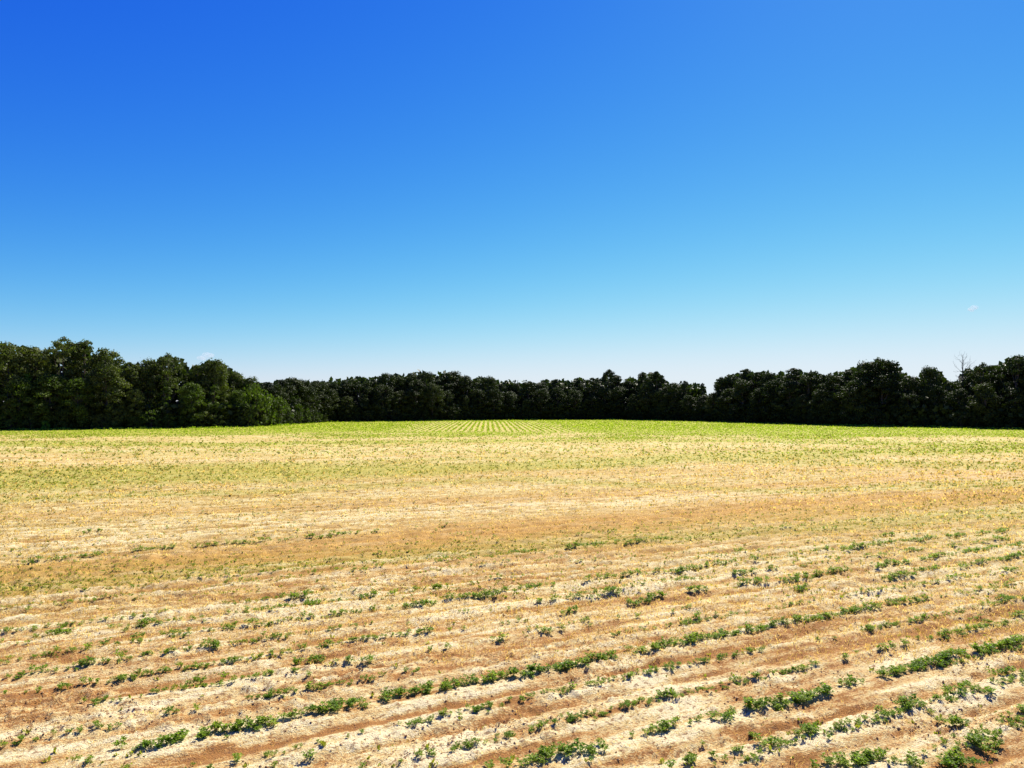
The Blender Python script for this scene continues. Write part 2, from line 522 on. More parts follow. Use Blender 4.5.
# ------------------------------------------------------------------ crop plants
# runs traced on the photograph: x0,y0,x1,y1 (foot of the plants), size, 1 = dense row / 0 = separate plants
RUNS = """
137 749 165 745 1.15 1;167 742 187 739 1.1 1;198 737 216 734 1.2 1;219 732 241 729 1.05 1;245 729 276 721 1.15 1
283 719 301 717 1 1;304 714 331 709 1.1 1;332 708 366 703 1.1 1;376 698 396 694 1.1 1;398 695 442 688 1.15 1
445 688 468 684 1.15 1;470 682 511 676 1.15 1;512 678 540 672 1.1 1;540 672 580 664 1.15 1;580 664 616 656 1.2 1
634 653 670 646 1.1 1;670 646 700 640 1.15 1;700 640 732 634 1.1 1;742 632 764 629 1.1 1
776 626 788 624 1 1;795 622 826 617 1.1 1;827 617 835 616 1 1;842 613 860 610 1.1 1;860 610 882 606 1.1 1;885 605 927 599 1 1
752 711 790 704 1.15 1;790 704 832 692 1.2 1;845 686 861 683 1 1;880 676 896 672 1.1 1;896 673 919 667 1.15 1
919 667 966 654 1.25 1;973 653 1000 647 1.2 1;1000 647 1026 639 1.25 1
0 643 2 643 1 0;32 638 38 637 1 0;45 635 68 633 1.25 1;40 652 46 652 .7 0;51 652 62 651 .8 0;4 658 9 658 .8 0;13 658 19 657 .9 0
31 672 34 671 .9 0;37 671 45 671 1 0;22 676 27 675 .6 0;12 677 12 677 .6 0;84 649 95 648 1 0;101 646 111 645 1 0;106 629 121 628 .9 0
78 666 93 664 1.1 1;98 663 105 662 .9 0;115 656 123 655 1.1 0;55 689 66 688 .9 0;68 687 75 686 1 0;81 684 103 682 1 0;107 682 107 682 .5 0
119 680 129 678 1 1;0 695 6 694 .7 0;20 694 25 693 .5 0;38 692 38 692 .6 0;85 700 87 699 .8 0;24 612 32 611 .9 0
128 637 143 636 .9 1;134 627 150 625 1.1 1;151 622 157 621 .6 0;167 622 173 621 .8 0;188 622 195 621 1 0;223 614 229 613 1 0
245 611 256 609 .9 0;245 626 255 624 1 0;159 635 184 633 .8 1;189 632 190 631 .7 0;198 633 207 632 .8 0;222 629 235 627 .9 1
188 650 193 649 .6 0;202 649 222 647 1.1 1;141 658 148 657 .5 0;231 662 242 660 .9 0;249 661 256 660 .8 0;175 668 183 667 .8 0
197 669 211 667 1 1;190 682 203 680 1.1 1;218 678 226 676 1.1 0;134 675 140 674 .9 0;145 675 154 674 .6 0;158 674 163 673 .9 0
203 686 216 685 .5 0;231 683 236 682 .8 0;248 680 258 678 1 0;151 692 172 690 .5 0
257 622 258 622 .8 0;260 607 269 606 .8 0;275 608 289 606 1 1;303 605 318 603 1 1;275 623 287 621 .7 0;296 619 304 618 1 0;305 618 309 617 .6 0
331 615 343 613 1 1;350 613 357 612 .6 0;365 609 378 607 .7 0;268 639 284 637 .8 1;292 636 297 635 .6 0;257 658 264 657 1 0
272 657 276 656 .5 0;279 655 286 654 .7 0;296 649 308 647 1 0;324 647 333 645 1 0;292 662 323 659 1.15 1;333 665 340 664 .8 0
345 662 355 660 .9 0;360 663 370 661 1.1 0;291 674 297 673 .8 0;304 675 311 674 .8 0;305 691 319 689 .9 0
401 608 415 606 1 1;418 606 433 604 1 1;457 613 473 611 .6 0;488 611 493 610 .6 0;508 609 513 608 .8 0;405 623 409 622 .5 0
418 635 432 633 1 1;449 631 456 630 .9 0;462 630 467 629 .9 0;501 624 510 623 .8 0;427 652 432 651 1 0;444 648 453 647 .8 0
487 641 493 640 .8 0;495 642 506 640 1.1 0;537 603 542 602 .8 0;563 614 577 612 1.2 1;516 622 520 621 .7 0;543 633 552 632 1 0
562 631 568 630 .8 0;589 626 595 625 .8 0;617 620 623 619 .7 0;634 618 640 617 1 0;587 669 588 668 .8 0;568 691 574 690 1 0
629 679 632 678 .5 0;607 682 611 681 .4 0;669 613 675 612 .7 0;680 609 694 607 .7 0;693 619 701 618 1.1 0;688 622 693 621 .8 0;682 626 688 625 .6 0
728 616 735 615 .6 0;744 614 750 613 .6 0;720 659 727 657 .8 0;652 674 655 673 .5 0;659 698 664 696 1 0;668 698 677 696 1 0
726 685 731 684 .7 0;743 684 748 683 .7 0;757 680 763 679 .9 0;862 631 876 629 .9 1;887 626 896 625 .9 0;815 641 821 640 .7 0;833 639 840 638 .6 0
875 652 885 650 1.1 0;887 649 895 648 .9 0;854 654 860 653 .8 0;840 661 852 659 .9 0;816 667 821 666 .7 0;798 670 807 668 .6 0
914 621 926 619 1.1 0;960 612 965 611 .6 0;983 607 993 606 .7 0;998 605 1011 604 .8 0;969 618 984 616 .6 0;1011 618 1026 615 1 1
901 646 909 645 .9 0;916 640 920 639 .8 0;926 640 935 638 .8 0;938 638 950 636 1.1 0;956 633 963 632 .8 0;966 630 976 627 .9 0;979 628 993 625 .9 1
998 625 1008 623 .8 0;945 692 958 690 1.2 1;958 689 970 687 1.1 1;991 677 997 676 .9 0;1001 675 1015 673 1.1 1;987 697 995 695 1 0;896 708 916 705 1.1 1
116 748 126 746 .9 0;125 767 131 766 .7 0;189 767 194 766 .6 0;231 760 239 759 .8 0;161 717 177 714 .8 0;194 711 199 710 .7 0
304 758 313 756 1 0;274 766 279 765 .6 0;347 737 353 736 .6 0;365 734 368 733 .6 0;477 708 485 706 .5 0;440 718 446 717 .5 0
432 757 438 756 .7 0;481 768 495 766 .9 0;504 769 515 767 .9 0;519 766 536 762 1.1 1;538 762 559 757 1.2 1;561 757 582 752 1.25 1;583 754 600 752 1.1 1;596 747 601 744 .9 0
559 722 565 721 .7 0;590 764 595 763 .8 0;630 738 637 737 .8 0;643 736 651 735 1 0;655 734 673 731 1.1 1;688 728 695 726 .9 0;697 723 703 722 .8 0
714 720 728 718 1.1 1;728 713 733 712 .9 0;746 712 753 710 1.2 1;680 767 698 763 1 1;702 759 714 757 .9 0;731 754 749 752 .8 0;701 747 703 746 .5 0
752 735 758 734 1 0;760 747 780 745 1 1;796 737 822 733 1.1 1;840 722 847 721 .5 0;877 713 884 711 .9 0;821 766 838 762 1.2 1;846 766 870 760 1.2 1;870 760 882 756 1.1 1
938 721 948 719 .7 0;951 726 966 723 1 1;950 734 952 733 .7 0;1004 721 1019 718 1 1;1019 712 1026 709 1 0;978 727 983 726 .5 0;993 735 1000 733 .7 0
973 750 985 747 1.2 1;985 748 998 746 1.2 1;942 764 958 758 1.1 1;958 765 973 760 1 1;906 768 918 765 1 0
25 563 41 561 1.1 1;48 560 70 558 1 1;77 557 102 555 1 1;136 551 162 549 1 1;163 550 177 548 .9 1;197 546 220 544 1 1;225 544 255 542 .9 1
259 542 271 540 1 1;279 540 295 538 .8 0;302 538 332 536 1 1;333 535 360 533 1 1;369 533 379 531 .8 0;439 527 449 525 .8 0;81 533 103 531 1.1 1
224 586 233 584 1 0;238 582 257 580 .9 0;287 577 293 576 1 0;311 574 317 572 .9 0;334 572 343 570 .9 0;279 595 288 594 .8 0;291 600 307 597 1.2 1
305 604 319 602 1.1 1;359 599 375 597 1.1 1;350 573 367 571 .8 1;373 569 385 567 .9 0;439 561 446 559 1 0;448 558 454 557 .8 0;462 559 479 557 .7 0;485 556 501 554 .8 0;509 555 512 553 .8 0
388 596 395 594 1.1 0;413 590 419 588 .9 0;431 590 447 588 1.1 1;443 600 456 598 .9 0;461 599 476 597 1 1;476 598 498 596 1.1 1;500 593 508 591 1 0;467 585 473 584 .9 0;488 581 502 579 .8 0
512 553 535 550 1 1;567 549 577 547 1.2 1;577 547 604 543 1 1;614 543 620 541 .9 0;625 544 641 542 1 1;522 589 542 587 1 1;545 586 555 584 .8 0;583 583 590 581 1 0
597 579 615 577 1 1;619 577 641 574 1 1;535 603 543 602 .8 0;550 602 559 600 .9 0;565 600 583 597 .8 0;593 598 598 595 .9 0;604 594 617 592 1.1 1;628 604 641 602 1 1;520 577 534 576 .6 0
641 542 649 540 .8 0;658 540 671 538 1 1;685 541 694 539 .8 0;641 574 664 571 .9 0;674 572 686 570 1 1;688 569 706 566 1 1;713 565 735 562 .9 1;734 552 745 550 1 0;747 560 767 557 .8 0
732 576 756 573 1.1 1;736 586 767 582 1.1 1;676 582 692 580 .8 1;688 594 706 591 1.1 1;641 601 664 596 1.1 1;706 556 715 554 .7 0
768 571 779 569 1 1;787 555 803 553 1 0;810 552 831 549 .9 1;843 550 865 547 1.1 1;871 546 894 543 1 1;884 537 894 535 1 1;836 560 842 558 1 0;863 558 886 555 .8 0
781 582 807 578 1.1 1;807 577 825 574 1 1;828 573 850 570 1.1 1;875 568 897 563 1.1 1;794 591 807 588 1.2 1;885 580 897 577 1 1
897 542 918 540 .9 1;918 541 935 538 1 1;945 538 967 535 1 1;979 534 990 532 1 1;997 532 1008 530 1 1;906 552 921 550 .9 1;948 547 962 545 .9 0;969 544 989 542 .8 0;995 541 1008 539 .9 1;1009 547 1026 543 .9 1
896 565 908 562 1 1;921 560 944 557 1.1 1;947 557 956 554 .8 0;961 553 986 549 1.1 1;987 550 1001 547 .8 1;896 577 912 575 1.1 1;917 573 938 569 1 1;958 569 968 567 1.1 0;973 565 994 561 .8 1;996 561 1014 557 1.1 1;1016 558 1026 554 1 1
949 581 958 579 1 0;962 578 974 576 .7 0;1005 573 1016 571 1 0;931 583 938 582 .7 0;990 587 999 585 1 0;1003 586 1013 583 1 0;977 591 984 589 .8 0;998 602 1015 597 .9 1
"""


def leaflet(b, d, up, L, W):
    """folded leaflet (4 triangles): base point b, direction d"""
    d = d / np.linalg.norm(d)
    side = np.cross(d, up); side /= (np.linalg.norm(side) + 1e-9)
    nn = np.cross(side, d)
    m = b + d * L * .5 + nn * L * .05
    t = b + d * L - nn * L * .12
    l = b + d * L * .48 + side * W * .5 + nn * L * .16
    r_ = b + d * L * .48 - side * W * .5 + nn * L * .16
    return [b, l, m, r_, t], [(0, 2, 1), (0, 3, 2), (1, 2, 4), (2, 3, 4)]


def make_seedling(seed):
    R = np.random.default_rng(seed)
    V, F = [], []

    def add(vs, fs):
        o = len(V); V.extend(vs); F.extend([(a + o, b + o, c + o) for a, b, c in fs])
    ns = R.integers(6, 10)
    for i in range(ns):
        az = 2 * math.pi * (i + R.random() * .8) / ns
        lean = R.uniform(.25, .95) if i else .05
        L = R.uniform(.10, .185)
        base = np.array([R.normal(0, .012), R.normal(0, .012), -.01])
        d = np.array([math.cos(az) * math.sin(lean), math.sin(az) * math.sin(lean), math.cos(lean)])
        tip = base + d * L
        sw = np.cross(d, [0, 0, 1.]); sw = sw / (np.linalg.norm(sw) + 1e-6) * .004
        if np.linalg.norm(sw) < 1e-4: sw = np.array([.004, 0, 0])
        add([base - sw, base + sw, tip + sw * .6, tip - sw * .6], [(0, 1, 2), (0, 2, 3)])
        for (at_, n) in ((1.0, 4), (.62, 2)):
            q = base + d * L * at_
            for j in range(n):
                a2 = az + 2 * math.pi * (j + .5) / n + R.normal(0, .3)
                el = R.uniform(.05, .95)
                dd = np.array([math.cos(a2) * math.cos(el), math.sin(a2) * math.cos(el), math.sin(el)])
                add(*leaflet(q, dd, np.array([0, 0, 1.]), R.uniform(.050, .082), R.uniform(.032, .048)))
    return mesh_np('seedling', np.array(V), np.array(F), M_CROP)


SEED = [make_seedling(100 + i) for i in range(12)]
plants = []
for line in RUNS.replace('\n', ';').split(';'):
    t = line.split()
    if len(t) < 6: continue
    x0, y0, x1, y1, sz = map(float, t[:5]); dense = t[5] == '1'
    (a0, b0), (a1, b1) = px2g(x0, y0 + .5), px2g(x1, y1 + .5)
    ln = math.hypot(a1 - a0, b1 - b0)
    step = .05 if dense else .12
    n = max(1, int(round(ln / step)))
    for i in range(n):
        u = (i + .5 + rnd.uniform(-.3, .3)) / n
        jit = .05 if dense else .025
        plants.append((a0 + (a1 - a0) * u + rnd.gauss(0, jit), b0 + (b1 - b0) * u + rnd.gauss(0, jit),
                       sz * (.57 if dense else .66) * rnd.uniform(.65, 1.2), dense, y0))
# weak seedlings that came up between the traced ones, on the same rows
n = 5600
x = rng.uniform(-60, 1084, n); y = rng.uniform(545, 772, n)
X, Y = px2g(x, y)
s_, q_ = rowcoords(X, Y)
k_ = np.round(q_ / SPACING)
dq = k_ * SPACING - q_ + rng.normal(0, .05, n)
keep = rng.random(n) < .95 * (vnoise(s_ * .45, k_ * 5.3, 177) > .48) * sstep(780, 560, y) ** .5
for xx, yy, dd, kk in zip(X, Y, dq, keep):
    if kk: plants.append((float(xx - DY * dd), float(yy + DX * dd), rnd.uniform(.22, .44), False, 0))
plants.sort(key=lambda q: math.hypot(q[0], q[1]) / (q[2] + .15))
ph = height(np.array([q[0] for q in plants]), np.array([q[1] for q in plants]))
NEAR = 300
pxp, pyp = g2px(np.array([q[0] for q in plants]), np.array([q[1] for q in plants]))
inview = (pxp > -4) & (pxp < 1028) & (pyp < 776)
_, rowq = rowcoords(np.array([q[0] for q in plants]), np.array([q[1] for q in plants]))
order = [i for i in range(len(plants)) if inview[i]]
rest = [i for i in range(len(plants)) if i not in set(order[:NEAR])]


ONES = 'zeroth first second third fourth fifth sixth seventh eighth ninth tenth eleventh twelfth thirteenth fourteenth fifteenth sixteenth seventeenth eighteenth nineteenth'.split()
TEN = {2: 'twent', 3: 'thirt', 4: 'fort', 5: 'fift', 6: 'sixt', 7: 'sevent', 8: 'eight', 9: 'ninet'}


def ordinal(n):
    if n < 20: return ONES[n]
    if n > 99: return 'hundred-and-' + ordinal(n - 100) if n > 100 else 'hundredth'
    t, u = divmod(n, 10)
    return TEN[t] + ('ieth' if u == 0 else 'y-' + ONES[u])


near_ids = order[:NEAR]
row_of = {i: int(round(rowq[i] / SPACING)) for i in near_ids}
rank = {}
for k in set(row_of.values()):
    for c_, i in enumerate(sorted((i for i in near_ids if row_of[i] == k), key=lambda i: pxp[i]), 1):
        rank[i] = c_


def plant_label(i):
    k = row_of[i]
    sz, dense = plants[i][2], plants[i][3]
    what = 'bushy seedling' if dense and sz > .7 else ('tiny thin seedling' if sz < .42 else ('leafy seedling' if dense else 'lone seedling'))
    if k == 0: row = 'the long dense row'
    else: row = '%s row %s the long dense row' % (ordinal(abs(k)), 'above' if k > 0 else 'below')
    if k: row = 'the ' + row
    return '%s, %s from the left in %s' % (what, ordinal(rank[i]), row), 'seedlings of ' + row


for n_, i in enumerate(order[:NEAR]):
    x, y, sz, dense, _ = plants[i]
    o = link('crop_seedling', SEED[i % len(SEED)], loc=(x, y, float(ph[i])))
    o.rotation_euler = (rnd.gauss(0, .1), rnd.gauss(0, .1), rnd.uniform(0, 6.28))
    o.scale = (sz * 1.08, sz * 1.08, sz * rnd.uniform(.75, 1.0))
    lb, gp = plant_label(i)
    tag(o, lb, 'crop seedling', gp)

# remaining plants: one object
src = []
for me_ in SEED:
    v = np.empty(len(me_.vertices) * 3, np.float32); me_.vertices.foreach_get('co', v)
    f = np.empty(len(me_.loops), np.int32); me_.loops.foreach_get('vertex_index', f)
    src.append((v.reshape(-1, 3), f.reshape(-1, 3)))
VV, FF, off = [], [], 0
for i in rest:
    x, y, sz, dense, _ = plants[i]
    v, f = src[i % len(src)]
    if math.hypot(x, y) > 17:                       # keep about half of the leaflets
        f = f[: int(len(f) * .7)]
        sz *= 1.05
    a = rnd.uniform(0, 6.28); c, s_ = math.cos(a), math.sin(a)
    w_ = np.stack([v[:, 0] * c - v[:, 1] * s_, v[:, 0] * s_ + v[:, 1] * c, v[:, 2]], 1) * sz + (x, y, ph[i])
    VV.append(w_); FF.append(f + off); off += len(v)
# scattered weak plants on the rows further out
N_F = 5200
sx = rng.uniform(-20, 1044, N_F); sy = rng.uniform(440, 540, N_F)
fx, fy = px2g(sx, sy)
s_, q_ = rowcoords(fx, fy)
k_ = np.round(q_ / SPACING)
dq = (k_ * SPACING - q_ + rng.normal(0, .04, N_F))
fx, fy = fx - DY * dq, fy + DX * dq
keep = (rng.random(N_F) < (.10 + .45 * bandmap(GREEN, fx, fy)) * (vnoise(s_ * .25, k_ * 3.1, 77) > .42) * 1.6)
fx, fy = fx[keep], fy[keep]
fh = height(fx, fy)
SMALL = []
for v, f in src:
    SMALL.append((v, f[: 70]))
for i in range(len(fx)):
    v, f = SMALL[i % len(SMALL)]
    sz = rnd.uniform(.45, .75)
    a = rnd.uniform(0, 6.28); c, s0 = math.cos(a), math.sin(a)
    w_ = np.stack([v[:, 0] * c - v[:, 1] * s0, v[:, 0] * s0 + v[:, 1] * c, v[:, 2]], 1) * sz + (fx[i], fy[i], fh[i])
    VV.append(w_); FF.append(f + off); off += len(v)
o = link('crop_rows', mesh_np('crop_rows', np.concatenate(VV), np.concatenate(FF), M_CROP))
tag(o, 'thin rows of small green seedlings across the middle of the field', 'crop rows', kind='stuff')


# ------------------------------------------------------------------ tufts: blades as triangles
def blades(X, Y, Z, H, Wd, n, lean, name, mat, label, cat):
    m = len(X)
    az = rng.uniform(0, 2 * np.pi, (m, n)); ln = rng.uniform(.15, 1, (m, n)) * lean
    hh = H[:, None] * rng.uniform(.6, 1.15, (m, n))
    bx = X[:, None] + rng.normal(0, .25, (m, n)) * H[:, None]; by = Y[:, None] + rng.normal(0, .25, (m, n)) * H[:, None]
    bz = np.repeat(Z[:, None], n, 1) - .01
    tx, ty, tz = bx + np.cos(az) * np.sin(ln) * hh, by + np.sin(az) * np.sin(ln) * hh, bz + np.cos(ln) * hh
    wa = rng.uniform(0, np.pi, (m, n)); wx, wy = np.cos(wa) * Wd[:, None] * .5, np.sin(wa) * Wd[:, None] * .5
    mx, my, mz = bx * .45 + tx * .55, by * .45 + ty * .55, bz * .4 + tz * .6
    V = np.stack([np.stack([bx, by, bz], -1), np.stack([mx + wx, my + wy, mz], -1),
                  np.stack([tx, ty, tz], -1), np.stack([mx - wx, my - wy, mz], -1)], 2).reshape(-1, 3)
    F = np.arange(m * n * 4).reshape(-1, 4)
    o = link(name, mesh_np(name, V, F, mat))
    return tag(o, label, cat, kind='stuff')


def scatter(n, y0, y1, fn, power=1.0):
    """points spread over the visible field between two photo lines, kept with probability fn"""
    n = int(n * 1.3)
    x = rng.uniform(-170, 1194, n); y = y0 + (y1 - y0) * rng.random(n) ** power
    X, Y = px2g(x, y)
    k = rng.random(n) < fn(X, Y)
    X, Y = X[k], Y[k]
    ok = in_woods(X, Y) < .5
    return X[ok], Y[ok]


# green and olive weeds of the bands
X, Y = scatter(85000, 434, 600, lambda X, Y: .95 * bandmap(GREEN, X, Y) * (.25 + 1.1 * fbm(X * .5, Y * .9, 33)) + .035)
D = np.hypot(X, Y)
H = rng.uniform(.07, .15, len(X)) * (.55 + 1.05 * sstep(24, 80, D)); W = H * rng.uniform(.35, .65, len(X))
blades(X, Y, height(X, Y), H, W, 5, 1.3, 'low_weeds', M_WEED, 'low yellow-green weeds in bands across the field', 'weeds')
X, Y = scatter(1500, 590, 775, lambda X, Y: .05 + .5 * (fbm(X * .6, Y * .9, 34) > .6))
H = rng.uniform(.03, .09, len(X))
blades(X, Y, height(X, Y), H, H * .5, 5, 1.1, 'small_weeds', M_WEED, 'tiny yellow-green weeds on the near sand', 'weeds')
# dead straw and stubble
X, Y = scatter(120000, 437, 665, lambda X, Y: .75 * sstep(9.6, 17, Y) * (.25 + 1.1 * fbm(X * .4, Y * .8, 35)) * (1 - .6 * bandmap(GREEN, X, Y)))
D = np.hypot(X, Y)
H = rng.uniform(.05, .12, len(X)) * (1 + 1.0 * sstep(18, 60, D)); W = H * (.10 + .22 * sstep(14, 45, D)) * rng.uniform(.7, 1.4, len(X))
blades(X, Y, height(X, Y), H, W, 3, 1.5, 'dry_straw', M_STRAW, 'dead tan straw and stubble lying on the field', 'straw')
X, Y = scatter(9000, 600, 775, lambda X, Y: .8 * fbm(X * .9, Y * 1.2, 36))
H = rng.uniform(.03, .09, len(X))
blades(X, Y, height(X, Y), H, H * .10, 3, 1.55, 'straw_litter', M_STRAW, 'short bits of dry straw on the near sand', 'straw')
# far crop: striped block and green headland
n = 140000
x = rng.uniform(-170, 1194, n); y = 419.5 + 34 * rng.random(n) ** 1.5
X, Y = px2g(x, y)
fbn = far_blend(X, Y)
qf = X * math.cos(TH2) - Y * math.sin(TH2)
kf = np.round(qf / 1.05)
qn = kf * 1.05 + rng.normal(0, .13, n)
X2 = X + (qn - qf) * math.cos(TH2); Y2 = Y - (qn - qf) * math.sin(TH2)
sw = (fbn > .5) & (rng.random(n) < strip_win(X, Y) * 1.3)
X = np.where(sw, X2, X); Y = np.where(sw, Y2, Y)
gb = np.maximum(bandmap(GREEN[:1], X, Y), .30 * bandmap(GREEN, X, Y))
kp = np.where(fbn > .5, rng.random(n) < .95, rng.random(n) < gb) & (in_woods(X, Y) < .5)
X, Y = X[kp], Y[kp]
H = rng.uniform(.09, .19, len(X)) * (.75 + .5 * sstep(100, 150, Y)); W = H * rng.uniform(.7, 1.1, len(X))
blades(X, Y, height(X, Y), H, W, 4, 1.15, 'far_crop', M_CROPFAR, 'bright green crop in far rows before the woods', 'crop')

# ragged grass along the foot of the woods
px = rng.uniform(-300, 1324, 3600)
ex, ey = px2g(px, edge_y(px))
bk = rng.normal(-.3, 1.1, len(px)) + 2.2 * (vnoise(px * .05, px * 0, 19) - .6)
X, Y = ex * (ey + bk) / ey, ey + bk
H = rng.uniform(.25, .9, len(X)) * (.4 + .9 * vnoise(px * .09, px * 0 + 4, 23))
blades(X, Y, X * 0, H * .55, H * .3, 6, .8, 'edge_grass', M_CROP, 'ragged tall grass along the foot of the woods', 'grass')
# clods
ico = []
for sd in range(4):
    R = np.random.default_rng(sd)
    P = np.array([(0, 0, 1), (.9, 0, .25), (.28, .85, .3), (-.73, .53, .2), (-.73, -.53, .3), (.28, -.85, .2), (0, 0, -.4)]) * R.uniform(.65, 1.2, (7, 1))
    T = np.array([(0, 1, 2), (0, 2, 3), (0, 3, 4), (0, 4, 5), (0, 5, 1), (6, 2, 1), (6, 3, 2), (6, 4, 3), (6, 5, 4), (6, 1, 5)])
    ico.append((P, T))
X, Y = scatter(48000, 560, 776, lambda X, Y: .75 * sstep(.42, .72, fbm(rowcoords(X, Y)[0] * .5, rowcoords(X, Y)[1] * 1.6, 51)) + .06, .75)
hh = height(X, Y)
sz = .005 + .022 * rng.random(len(X)) ** 5
VV, FF = [], []
for t in range(4):
    ii = np.arange(t, len(X), 4)
    P, T = ico[t]
    a = rng.uniform(0, 6.28, len(ii)); c, s0 = np.cos(a)[:, None], np.sin(a)[:, None]
    v = np.stack([(P[None, :, 0] * c - P[None, :, 1] * s0), (P[None, :, 0] * s0 + P[None, :, 1] * c) * rng.uniform(.6, 1, (len(ii), 1)),
                  P[None, :, 2] * rng.uniform(.6, 1.0, (len(ii), 1))], -1) * sz[ii, None, None]
    v = v + np.stack([X[ii], Y[ii], hh[ii]], -1)[:, None, :]
    o0 = sum(len(q) for q in VV)
    VV.append(v.reshape(-1, 3)); FF.append((T[None] + (np.arange(len(ii)) * 7)[:, None, None] + o0).reshape(-1, 3))
o = link('soil_clods', mesh_np('soil_clods', np.concatenate(VV), np.concatenate(FF), M_CLOD))
tag(o, 'small reddish dirt clods scattered over the near furrows', 'clods', kind='stuff')


# ------------------------------------------------------------------ trees
def tube(V, F, pts, rads, n=6):
    o = len(V)
    for j, (p, r_) in enumerate(zip(pts, rads)):
        d = (pts[min(j + 1, len(pts) - 1)] - pts[max(j - 1, 0)]); d = d / (np.linalg.norm(d) + 1e-9)
        a = np.cross(d, [0.3, .9, .1]); a /= np.linalg.norm(a); b = np.cross(d, a)
        for i in range(n):
            t = 2 * math.pi * i / n
            V.append(p + (a * math.cos(t) + b * math.sin(t)) * r_)
    for j in range(len(pts) - 1):
        for i in range(n):
            F.append((o + j * n + i, o + j * n + (i + 1) % n, o + (j + 1) * n + (i + 1) % n, o + (j + 1) * n + i))


def leaf_cloud(R, C, RAD, per, size, flat=.8):
    """leaf faces on the shells of many small sprays"""
    V = []
    for c, r_ in zip(C, RAD):
        m = int(per * (r_ / np.mean(RAD)) ** 1.7) + 4
        d = R.normal(size=(m, 3)); d /= np.linalg.norm(d, axis=1)[:, None]
        d[:, 2] = np.where(d[:, 2] < -.35, -d[:, 2] * .6, d[:, 2])
        rr_ = r_ * (R.uniform(.45, 1.1, (m, 1)) + (R.random((m, 1)) < .12) * R.uniform(0, .35, (m, 1)))
        p = c + d * rr_ * np.array([1, 1, flat])
        nrm = d + R.normal(size=(m, 3)) * .55; nrm /= np.linalg.norm(nrm, axis=1)[:, None]
        a = np.cross(nrm, R.normal(size=(m, 3))); a /= np.linalg.norm(a, axis=1)[:, None] + 1e-9
        b = np.cross(nrm, a)
        s0 = size * R.uniform(.55, 1.3, (m, 1))
        V.append(np.stack([p - a * s0 * .5, p + b * s0 * .32 + nrm * s0 * .08, p + a * s0 * .5, p - b * s0 * .32 + nrm * s0 * .08], 1))
    V = np.concatenate(V).reshape(-1, 3)
    return V, np.arange(len(V)).reshape(-1, 4)


def make_tree(seed, style):
    """returns crown mesh arrays and trunk arrays for a tree 14 m tall at origin"""
    R = np.random.default_rng(seed)
    Ht = 14.0
    TV, TF, C, RD = [], [], [], []
    if style == 'broad':
        W = R.uniform(3.8, 4.8); nb = 56; z0 = .10
        for i in range(nb):
            t = z0 + (1 - z0) * ((i + R.random()) / nb) ** .85
            env = W * (math.sin(math.pi * min(1, (t * .80 + .17))) ** .6)
            a = i * 2.4 + R.normal(0, .4)
            q = R.uniform(.45, .98) * env
            C.append(np.array([math.cos(a) * q, math.sin(a) * q, t * Ht * .93])); RD.append(R.uniform(.85, 1.6))
        per, size, flat = 150, .40, .85
    elif style == 'open':            # loose, spreading, sky showing between sprays
        W = R.uniform(4.6, 5.6); nb = 34
        for i in range(nb):
            t = .22 + .78 * ((i + R.random()) / nb) ** .8
            env = W * (math.sin(math.pi * min(1, (t * .72 + .2))) ** .6)
            a = i * 2.4 + R.normal(0, .5)
            q = R.uniform(.3, 1.0) * env
            C.append(np.array([math.cos(a) * q, math.sin(a) * q, t * Ht * .95])); RD.append(R.uniform(.7, 1.35))
        per, size, flat = 150, .37, .65
    elif style == 'pine':
        W = R.uniform(2.4, 3.2); nb = 30
        for i in range(nb):
            t = .36 + .64 * ((i + R.random()) / nb)
            env = W * (1.12 - .75 * ((t - .36) / .64) ** 2.2)
            a = i * 2.4 + R.normal(0, .6)
            q = R.uniform(.25, 1.0) * env
            C.append(np.array([math.cos(a) * q, math.sin(a) * q, t * Ht * .96])); RD.append(R.uniform(.6, 1.15))
        per, size, flat = 140, .37, .65
    elif style == 'slender':
        W = 1.9; nb = 30
        for i in range(nb):
            t = .08 + .92 * ((i + R.random()) / nb)
            env = W * (math.sin(math.pi * min(1, (t * .82 + .16))) ** .7)
            a = i * 2.4 + R.normal(0, .5)
            q = R.uniform(.2, 1.0) * env
            C.append(np.array([math.cos(a) * q, math.sin(a) * q, t * Ht * .95])); RD.append(R.uniform(.55, 1.0))
        per, size, flat = 60, .5, .85
    else:                            # shrub: 14 'm' of height is scaled down to 3-6 m
        W = 8.5; nb = 30
        for i in range(nb):
            t = ((i + R.random()) / nb)
            env = W * math.sqrt(max(0.02, 1 - (t * .92) ** 2))
            a = i * 2.4 + R.normal(0, .5)
            q = R.uniform(.4, 1.0) * env
            C.append(np.array([math.cos(a) * q, math.sin(a) * q, .8 + t * Ht * .86])); RD.append(R.uniform(1.6, 3.2))
        per, size, flat = 34, 1.15, .8
    C = np.array(C)
    CV, CF = leaf_cloud(R, C, np.array(RD), per, size, flat)
    # trunk and limbs
    bend = R.normal(0, .25, 2)
    zs = np.array([-.4, .5, 3, 6, 9, 12.2])
    if style == 'shrub': zs = zs * .55
    pts = [np.array([bend[0] * (z / 12) ** 2, bend[1] * (z / 12) ** 2, z]) for z in zs]
    tube(TV, TF, pts, [.36, .27, .22, .17, .11, .03], 7)
    for i in R.choice(len(C), min(13, len(C)), replace=False):
        e = C[i]; zb = max(1.0, e[2] * R.uniform(.45, .7))
        b0 = np.array([bend[0] * (zb / 12) ** 2, bend[1] * (zb / 12) ** 2, zb])
        md = b0 * .5 + e * .5 + np.array([0, 0, -.25])
        tube(TV, TF, [b0, md, e], [.10, .065, .02], 5)
    return (CV, CF), (np.array(TV), np.array(TF))


